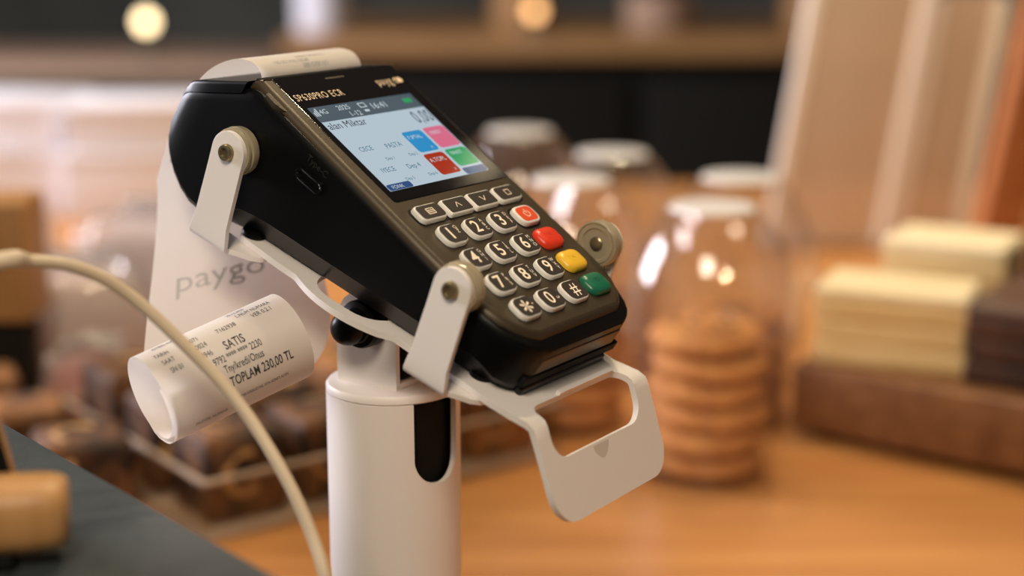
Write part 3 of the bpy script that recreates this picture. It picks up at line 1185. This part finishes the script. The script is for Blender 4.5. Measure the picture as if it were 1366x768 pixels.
def aprint(txt, size, x, s, m='print_grey', sx=.8):
    step = (Lp[int(s) + 1] - Lp[int(s)]).length
    put_text('printed_text', txt, size * mm, x * mm, 0, 0, M[m], rec, 'LEFT', sx=sx, xf=lambda q: arch_pt(q.x / mm, s + q.y / step))


aprint('5889-ISYERI NO', 3.0, 24, 15.0, sx=.7)
aprint('1 NO 00213 MALI DEGERI', 2.4, 9, 18.6, sx=.75)
aprint('KASA 01 SATIS 7712', 2.4, 24, 21.6, sx=.75)
# grey logo printed on the reverse of the hanging part
def hang_pt(x, s, off=.0001):
    i = max(0, min(int(s), len(Lp) - 2))
    f = s - i
    l = Lp[i].lerp(Lp[i + 1], f)
    r_ = Rp[i].lerp(Rp[i + 1], f)
    nrm = (r_ - l).normalized().cross(Lp[i + 1] - Lp[i]).normalized()
    if nrm.dot(cam.location - l) < 0:
        nrm = -nrm
    return l.lerp(r_, x / PWID) + nrm * off - rloc


for s, x, t, sz in ((71.5, 8, 'paygo', 13.5), (59, 4, 'paygo', 7)):
    step = (Lp[int(s) + 1] - Lp[int(s)]).length
    put_text('printed_text', t, sz * mm, x * mm, 0, 0, M['print_faint'], rec, 'LEFT', xf=lambda q: hang_pt(q.x / mm, s - q.y / step))

# ------------------------------------------------------------------ beige cable
ck = [(-.36, -.12, .1535), (-.30, -.105, .156), (-.235, -.094, .190), (-.190, -.088, .222), (-.157, -.082, .2275), (-.151, -.077, .2265), (-.138, -.068, .2225), (-.124, -.060, .212), (-.106, -.059, .194),
      (-.089, -.063, .176), (-.074, -.073, .156), (-.064, -.082, .138), (-.058, -.091, .122), (-.053, -.096, .09), (-.045, -.092, .04), (-.030, -.08, .010), (.0, -.07, .0032), (.06, -.09, .0030)]
cloc = Vector((-.058, -.091, .0))
cab = empty('cable', cloc)
tag(cab, 'beige round cable arching down in front of the receipt and pole', 'cable')
pts = catmull([Vector(k) - cloc for k in ck], 8)
bm = bmesh.new()
tube(bm, pts, .00205, 14)
from_bm('cable_sheath', bm, M['cable'], cab)
bm = bmesh.new()
sub = pts[24:42]
tube(bm, sub, [.0029] * (len(sub) - 3) + [.0028, .0026, .0021], 16)
from_bm('strain_relief', bm, M['cable'], cab)

# ------------------------------------------------------------------ menu holder on the grey counter
bl = Vector((-.166, -.137, .15))
holder = empty('card_holder', bl)
tag(holder, 'light wooden rounded bar holding an upright black card, on the grey counter', 'card holder')
hd = Vector((.98, .20, 0)).normalized()
hn = Vector((-hd.y, hd.x, 0))
bm = bmesh.new()
rings = []
for i, s in enumerate((-.075, -.02, .028, .034, .0375, .039)):
    k = (1, 1, 1, .97, .9, .78)[i]
    prof = []
    for a_ in range(0, 360, 15):
        t = R(a_)
        y = .0115 * math.copysign(abs(math.cos(t)) ** .6, math.cos(t))
        z = .0105 * math.copysign(abs(math.sin(t)) ** .75, math.sin(t))
        prof.append(hd * s + hn * (y * k) + Vector((0, 0, .0145 + z * k)))
    rings.append(prof)
ring_loft(bm, rings)
from_bm('wooden_bar', bm, M['bar_wood'], holder, auto=50)
bm = bmesh.new()
box(bm, -.07, .024, -.010, .046, 0, .005, .001, xf=lambda q: hd * q.x + hn * q.y + Vector((0, 0, q.z)))
from_bm('base', bm, M['black_matt'], holder)
bm = bmesh.new()
box(bm, -.06, .019, .0312, .0337, .005, .044, .0008, xf=lambda q: Vector((q.x - .225 * q.z, q.y, q.z)))
crd = from_bm('card', bm, M['black_matt'], holder)
bm = bmesh.new()
box(bm, .019, .0197, .0310, .0339, .005, .044, .0002, xf=lambda q: Vector((q.x - .225 * q.z, q.y, q.z)))
from_bm('card_edge', bm, M['bar_wood'], crd)

# ------------------------------------------------------------------ cakes on the table
def ordn(i):
    return ['first', 'second', 'third', 'fourth', 'fifth', 'sixth'][i]


def cake_mesh(w, d, h, seed, m):
    rnd = random.Random(seed)
    bm = bmesh.new()
    box(bm, -w / 2, w / 2, -d / 2, d / 2, 0, h, min(w, d, h) * .12)
    bmesh.ops.subdivide_edges(bm, edges=bm.edges[:], cuts=2, use_grid_fill=True)
    for v in bm.verts:
        if v.co.z > .002:
            v.co += Vector((rnd.uniform(-1, 1), rnd.uniform(-1, 1), rnd.uniform(-1, 1))) * .0007
    return bm


def cake_slice(loc, rz, w, d, h, seed, m, label, group, swirl=True):
    t = empty('cake_slice', loc)
    t.rotation_euler = (0, 0, rz)
    tag(t, label, 'cake', group)
    from_bm('crumb', cake_mesh(w, d, h, seed, m), M[m], t, auto=60)
    if swirl:
        rnd = random.Random(seed + 99)
        bm = bmesh.new()
        r0 = h * .28
        cx, cz = rnd.uniform(-.15, .15) * w, h * .52
        a0 = rnd.uniform(0, 2 * PI)
        tube(bm, [Vector((cx + (r0 - .0004 * i) * math.cos(a0 + i * .35), -d / 2 + .0034, cz + (r0 - .0004 * i) * math.sin(a0 + i * .35))) for i in range(13)], .0045, 8)
        sw = from_bm('cream_swirl', bm, M['cake_cream'], t)
        bm = bmesh.new()
        a1 = rnd.uniform(0, 2 * PI)
        tube(bm, [Vector((w * .28 * math.cos(a1 + i * .4), d * .28 * math.sin(a1 + i * .4), h - .0036)) for i in range(9)], .0046, 8)
        from_bm('cream_swirl', bm, M['cake_cream'], t)
    return t


TA = Vector((-.165, .253, 0))
td = (Vector((.022, .395, 0)) - TA).normalized()
tn = Vector((-td.y, td.x, 0))
TL_, TD_ = .246, .20
tray = empty('acrylic_tray', TA)
tag(tray, 'clear acrylic display tray holding rows of brown marbled cake slices', 'tray')
TX = lambda q: td * q.x + tn * q.y + Vector((0, 0, q.z))
bm = bmesh.new(); box(bm, 0, TL_, 0, TD_, 0, .003, .0004, xf=TX); from_bm('tray_base', bm, M['acrylic_tan'], tray)
for nm, a in (('front', (0, TL_, 0, .003, .003, .032)), ('back', (0, TL_, TD_ - .003, TD_, .003, .032)), ('left', (0, .003, .003, TD_ - .003, .003, .032)), ('right', (TL_ - .003, TL_, .003, TD_ - .003, .003, .032))):
    bm = bmesh.new(); box(bm, *a, .0004, xf=TX)
    wl = from_bm('tray_wall', bm, M['acrylic'], tray)
    bm = bmesh.new()
    b_ = list(a); b_[4] = a[5]; b_[5] = a[5] + .0025
    box(bm, *b_, .0004, xf=TX)
    from_bm('rim', bm, M['rim_edge'], wl)
rz = math.atan2(td.y, td.x)
rown = ['front', 'middle', 'back']
for j in range(3):
    for i in range(4):
        p = TA + td * (.034 + i * .0593) + tn * (.036 + j * .062) + Vector((0, 0, .003))
        orange = (i >= 2)
        cake_slice(p, rz + random.uniform(-.08, .08), .050, .050, .052 + random.uniform(-.004, .006), 10 * j + i, 'cake_orange' if orange else 'cake',
                   '%s cake slice in the clear tray, %s row, %s from the left' % ('orange-brown' if orange else 'dark brown', rown[j], ordn(i)), 'cake slices in the acrylic tray')
lefts = [(-.240, .292), (-.290, .350), (-.302, .285), (-.357, .345), (-.336, .412), (-.402, .405)]
for i, (x, y) in enumerate(lefts):
    cake_slice((x, y, 0), .5 + random.uniform(-.15, .15), .050, .048, .050, 50 + i, 'cake_orange' if i in (1, 4) else 'cake',
               'brown cake slice loose on the table left of the tray, %s nearest' % ordn(i), 'loose cake slices at the left', swirl=(i % 2 == 0))


# plastic wrapped pastries behind the loose slices
def wrapped(loc, rz, w, d, h, red, label):
    t = empty('wrapped_pastry', loc)
    t.rotation_euler = (0, 0, rz)
    tag(t, label, 'pastry', 'plastic wrapped pastries')
    bm = bmesh.new()
    pillow(bm, rrect(w * .86, d * .86, min(w, d) * .25, 6), [(.006, .001), (0, .008), (0, h * .6), (.008, h * .82), (.02, h * .9)])
    from_bm('pastry', bm, M['pastry_red' if red else 'pastry'], t)
    bm = bmesh.new()
    rings = []
    rnd = random.Random(int(w * 1e4 + loc[0] * 1e3))
    base = rrect(w, d, min(w, d) * .2, 8)
    for ins, z in ((.004, 0), (0, .004), (0, h * .55), (.006, h * .85), (.018, h * .98), (.03, h)):
        lp = offset_loop(base, ins)
        rings.append([(x + rnd.uniform(-1, 1) * .002, y + rnd.uniform(-1, 1) * .002, z + (rnd.uniform(-1, 1) * .003 if z > .01 else 0)) for x, y in lp])
    ring_loft(bm, rings)
    from_bm('plastic_wrap', bm, M['wrap'], t, auto=70)


wrapped((-.335, .585, 0), .25, .14, .11, .085, False, 'pinkish pastry in clear plastic wrap with bright highlights, nearest of the wrapped packs')
wrapped((-.283, .478, 0), .15, .06, .042, .055, True, 'small red pastry in clear plastic wrap in front of the pinkish one')
wrapped((-.45, .72, 0), .1, .15, .12, .10, False, 'pale pastry in clear plastic wrap at the left picture edge')
wrapped((-.27, .74, 0), -.1, .16, .13, .095, False, 'large pale wrapped pastry behind the nearest one, below the white boxes')

# wooden block standing behind on a dark foot
t = empty('wooden_block', (-.33, .385, 0))
tag(t, 'upright light wooden block at the left picture edge behind the cable', 'block')
bm = bmesh.new(); box(bm, -.05, .043, -.02, .03, .070, .150, .003); from_bm('block', bm, M['bar_wood'], t)
bm = bmesh.new(); box(bm, -.045, .036, -.012, .024, .0, .070, .003); from_bm('dark_foot', bm, M['dark_front'], t)
# shift clear of the loose cakes
t.location = (-.3575, .480, 0)

# white boxes / paper stack at the far left
wb = [(-.60, 1.30, .20, .16, .075, 0, 'wide white card box at the left edge behind the wrapped pastries', 0),
      (-.400, 1.27, .19, .14, .075, .05, 'white card box just left of the terminal head, lowest of its stack', 0),
      (-.59, 1.30, .18, .13, .05, -.1, 'white card box resting on the wide box at the left edge', .0765),
      (-.405, 1.27, .18, .12, .05, .08, 'white card box, upper one of the stack nearest the terminal', .0765)]
for (x, y, w, d, h, a, lab, z0) in wb:
    t = empty('card_box', (x, y, z0))
    t.rotation_euler = (0, 0, a)
    tag(t, lab, 'box', 'white card boxes')
    bm = bmesh.new(); box(bm, -w / 2, w / 2, -d / 2, d / 2, 0, h - .012, .002); from_bm('box_body', bm, M['whitebox'], t)
    bm = bmesh.new(); box(bm, -w / 2 - .002, w / 2 + .002, -d / 2 - .002, d / 2 + .002, h - .012, h, .002); from_bm('box_lid', bm, M['whitebox'], t)


# ------------------------------------------------------------------ clear cups with cookies
def cookie(loc, r, tilt, seed, label, group):
    rnd = random.Random(seed)
    t = empty('cookie', loc)
    t.rotation_euler = (tilt[0], tilt[1], rnd.uniform(0, 6))
    tag(t, label, 'cookie', group)
    bm = bmesh.new()
    ph = [rnd.uniform(0, 6) for _ in range(3)]
    rings = []
    for (k, z) in ((.80, 0), (.94, .0015), (1.0, .005), (.97, .0085), (.86, .0115), (.55, .0130), (.2, .0134)):
        rings.append([(r * k * (1 + .02 * math.sin(3 * a_ + ph[0]) + .012 * math.sin(7 * a_ + ph[1])) * math.cos(a_), r * k * (1 + .02 * math.sin(3 * a_ + ph[0]) + .012 * math.sin(7 * a_ + ph[1])) * math.sin(a_), z) for a_ in [2 * PI * i / 36 for i in range(36)]])
    ring_loft(bm, rings)
    from_bm('biscuit', bm, M['cookie'], t, auto=60)
    for i in range(6):
        rr = r * rnd.uniform(.1, .7)
        aa = rnd.uniform(0, 6.28)
        bm = bmesh.new()
        lathe(bm, [(.0032, 0), (.003, .0012), (.0016, .0022)], 8, True, True, xf=lambda q: q + Vector((rr * math.cos(aa), rr * math.sin(aa), .0122)))
        from_bm('chocolate_chip', bm, M['chip'], t)


def cup(x, y, r, label, where, seed, n=5, cr=.0355):
    t = empty('cookie_cup', (x, y, 0))
    tag(t, label, 'cup', 'clear cups of cookies')
    h0 = .086
    bm = bmesh.new()
    lathe(bm, [(r * .95, .0), (r * .98, .002), (r * 1.02, .03), (r * 1.20, h0), (r * 1.28, h0 + .002), (r * 1.28, h0 + .004)], 48, True, False)
    from_bm('cup_wall', bm, M['clear'], t)
    bm = bmesh.new()
    R2 = r * 1.32
    prof = [(R2 * 1.03, h0 + .0045), (R2 * 1.04, h0 + .009), (R2, h0 + .010)]
    for a_ in range(4, 61, 4):
        prof.append((R2 * math.cos(R(a_)), h0 + .010 + .066 * math.sin(R(a_)) / math.sin(R(60))))
    lathe(bm, prof, 48, False, False)
    lid = from_bm('dome_lid', bm, M['clear'], t)
    bm = bmesh.new()
    lathe(bm, [(prof[-1][0], prof[-1][1]), (prof[-1][0] * .96, prof[-1][1] + .0018), (.004, prof[-1][1] + .0022)], 40, False, True)
    from_bm('lid_top', bm, M['lid_glare'], lid)
    z = .003
    rnd = random.Random(seed)
    for i in range(n):
        cookie((x + rnd.uniform(-.0015, .0015), y + rnd.uniform(-.0015, .0015), z), cr * rnd.uniform(.97, 1.0), (rnd.uniform(-.04, .04), rnd.uniform(-.04, .04)), seed * 10 + i,
               'golden cookie %s, %s from the bottom' % (where, ordn(i)), 'cookies in clear cups')
        z += .0152
    return t


cup(.118, .372, .0395, 'clear domed cup of stacked cookies standing nearest on the table', 'in the nearest domed cup', 3, 6)
cup(.150, .484, .0395, 'clear domed cup close behind the nearest one, next to the pale cake', 'in the domed cup behind the nearest one', 4, 5)
cup(.038, .472, .0395, 'clear domed cup just right of the terminal keypad', 'in the domed cup beside the terminal keypad', 5, 5)
cup(.072, .590, .0395, 'clear domed cup in the back row, middle of the picture', 'in the back-row cup at the middle', 6, 5)
cup(.006, .710, .0395, 'clear domed cup farthest back, half hidden by the terminal screen', 'in the farthest cup', 7, 5)

# ------------------------------------------------------------------ wooden board with cakes at the right
BA = Vector((.180, .436, 0))
bd = (Vector((.307, .346, 0)) - Vector((.201, .425, 0))).normalized()
bn = Vector((-bd.y, bd.x, 0))
brd = empty('wooden_board', BA)
tag(brd, 'thick brown wooden serving board carrying the cakes at right', 'board')
BX = lambda q: bd * q.x + bn * q.y + Vector((0, 0, q.z))
bm = bmesh.new(); box(bm, 0, .42, 0, .34, .006, .050, .003, xf=BX); from_bm('board', bm, M['board'], brd)
for (x, y) in ((.02, .02), (.40, .02), (.02, .32), (.40, .32)):
    bm = bmesh.new(); lathe(bm, [(.008, 0), (.009, .002), (.009, .006)], 16, True, True, xf=lambda q: BX(q + Vector((x, y, 0)))); from_bm('foot', bm, M['dark_front'], brd)


def block_cake(u_, v_, w, d, h, m, mt, label, rz=0., lay=3):
    p = BA + bd * u_ + bn * v_ + Vector((0, 0, .050))
    t = empty('cake_block', p)
    t.rotation_euler = (0, 0, math.atan2(bd.y, bd.x) + rz)
    tag(t, label, 'cake', 'cakes on the wooden board')
    hh = h * .86
    for i in range(lay):
        bm = bmesh.new()
        k = .0015 * (i % 2)
        box(bm, -w / 2 + k, w / 2 - k, -d / 2 + k, d / 2 - k, hh * i / lay, hh * (i + 1) / lay, .0025)
        from_bm('cake_layer', bm, M[m], t)
    bm = bmesh.new()
    pillow(bm, rrect(w + .001, d + .001, .004, 4), [(.001, hh), (0, hh + .001), (0, h - .003), (.003, h)])
    from_bm('icing', bm, M[mt], t)


block_cake(.050, .046, .096, .055, .052, 'cream', 'cream_top', 'pale cream layer cake block at the front of the wooden board', .22)
block_cake(.155, .072, .105, .10, .052, 'choc', 'choc_top', 'dark chocolate cake block right of the pale one on the board', .05)
block_cake(.042, .158, .084, .06, .064, 'cream', 'cream_top', 'pale cream cake slab at the back of the wooden board', .12)
block_cake(.165, .195, .14, .11, .066, 'choc', 'choc_top', 'large dark chocolate cake at the back right of the board', .1)

# ------------------------------------------------------------------ acrylic sign holder and wooden post behind the cakes
ah = empty('sign_holder', (.372, 1.05, 0))
tag(ah, 'tall translucent acrylic sign holder leaning behind the cakes', 'sign holder')
lean = R(9.5)


def AX(q):
    return Vector((q.x + q.z * math.sin(lean), q.y + q.z * .12, q.z * math.cos(lean)))


for (xa, xb, yy, zt_) in ((-.108, .005, 0, .36), (.016, .085, .012, .255)):
    bm = bmesh.new(); box(bm, xa, xb, yy - .002, yy + .002, .004, zt_, .0008, xf=AX); pn = from_bm('sign_panel', bm, M['acrylic_tan'], ah)
    for (ea, eb) in ((xa - .010 if xa < -.05 else xa - .012, xa + (.004 if xa < -.05 else .008)), (xb - .010, xb + .004)):
        bm = bmesh.new(); box(bm, ea, eb, yy - .006, yy + .006, .004, zt_ - .004, .002, xf=AX); from_bm('panel_edge', bm, M['acrylic_edge'], pn)
bm = bmesh.new(); box(bm, -.12, .10, -.03, .07, 0, .004, .001); from_bm('holder_base', bm, M['acrylic'], ah)
t = empty('wooden_post', (.458, .955, 0))
tag(t, 'leaning orange-brown wooden post at the right picture edge', 'post')
bm = bmesh.new(); box(bm, -.022, .022, -.015, .015, .012, .55, .003, xf=lambda q: Vector((q.x + q.z * .16, q.y, q.z))); from_bm('post', bm, M['post_wood'], t)
bm = bmesh.new(); box(bm, -.03, .03, -.03, .03, 0, .012, .003); from_bm('foot', bm, M['post_wood'], t)

# ------------------------------------------------------------------ back counter across the room
bk = empty('back_counter', (.45, 2.95, -.9))
tag(bk, 'dark back counter with wooden worktop across the dim room', 'counter')
bo = Vector((.45, 2.95, -.9))
bm = bmesh.new(); box(bm, -.42, 2.2, 2.68, 3.28, -.9, .055, .004, xf=lambda q: q - bo); from_bm('cabinet_body', bm, M['dark_front'], bk)
bm = bmesh.new(); box(bm, -.45, 2.25, 2.62, 3.3, .055, .095, .004, xf=lambda q: q - bo); from_bm('worktop', bm, M['shelf_wood'], bk)
for i in range(4):
    bm = bmesh.new(); x = -.40 + i * .65
    box(bm, x + .01, x + .63, 2.66, 2.68, -.86, .01, .004, xf=lambda q: q - bo)
    from_bm('cabinet_door', bm, M['dark_front'], bk)
jars = [(-.385, 2.74, .05, .14, 'whitebox'), (.02, 2.85, .06, .12, 'shelf_wood'), (.30, 2.78, .07, .09, 'kraft'), (.62, 2.82, .06, .11, 'shelf_wood'), (.95, 2.80, .06, .10, 'kraft')]
for i, (x, y, r, h, m) in enumerate(jars):
    t = empty('storage_jar', (x, y, .095))
    tag(t, '%s storage jar on the far worktop, %s from the left' % ('pale' if i == 0 else 'brown', ordn(i)), 'jar', 'storage jars on the back counter')
    bm = bmesh.new(); lathe(bm, [(r * .9, 0), (r, .006), (r, h * .8), (r * .8, h * .92)], 28, True, True); from_bm('jar_body', bm, M[m], t)
    bm = bmesh.new(); lathe(bm, [(r * .84, h * .92), (r * .86, h), (r * .5, h * 1.06)], 28, True, True); from_bm('jar_lid', bm, M['dark_front'], t)
# low side table at the far left, with a skin-toned tray
st2 = empty('side_table', (-1.1, 2.9, -.9))
tag(st2, 'low brown side table in the blurred background at left', 'table')
bm = bmesh.new(); box(bm, -.55, .62, -.22, .22, .905, .94, .004); from_bm('table_top', bm, M['kraft'], st2)
for (x, y) in ((-.5, -.18), (.57, -.18), (-.5, .18), (.57, .18)):
    bm = bmesh.new(); box(bm, x - .02, x + .02, y - .02, y + .02, 0, .905, .002); from_bm('leg', bm, M['dark_front'], st2)


def lamp(loc, zb, r, m, label):
    t = empty('table_lamp', (loc[0], loc[1], zb))
    tag(t, label, 'lamp')
    h = loc[2] - zb
    bm = bmesh.new(); lathe(bm, [(.04, 0), (.04, .006), (.008, .010), (.006, h - r)], 24, True, True); from_bm('lamp_base', bm, M['bulb_base'], t)
    bm = bmesh.new(); lathe(bm, [(r * math.sin(R(a_)), h - r * math.cos(R(a_))) for a_ in range(10, 171, 10)], 20, True, True); from_bm('bulb', bm, M[m], t)


lamp((-.750, 2.80, .113), .04, .016, 'bulb', 'small glowing cream lamp in the background above the white boxes')
lamp((.045, 2.68, .142), .095, .014, 'bulb_dim', 'small glowing orange lamp in the background, top middle')
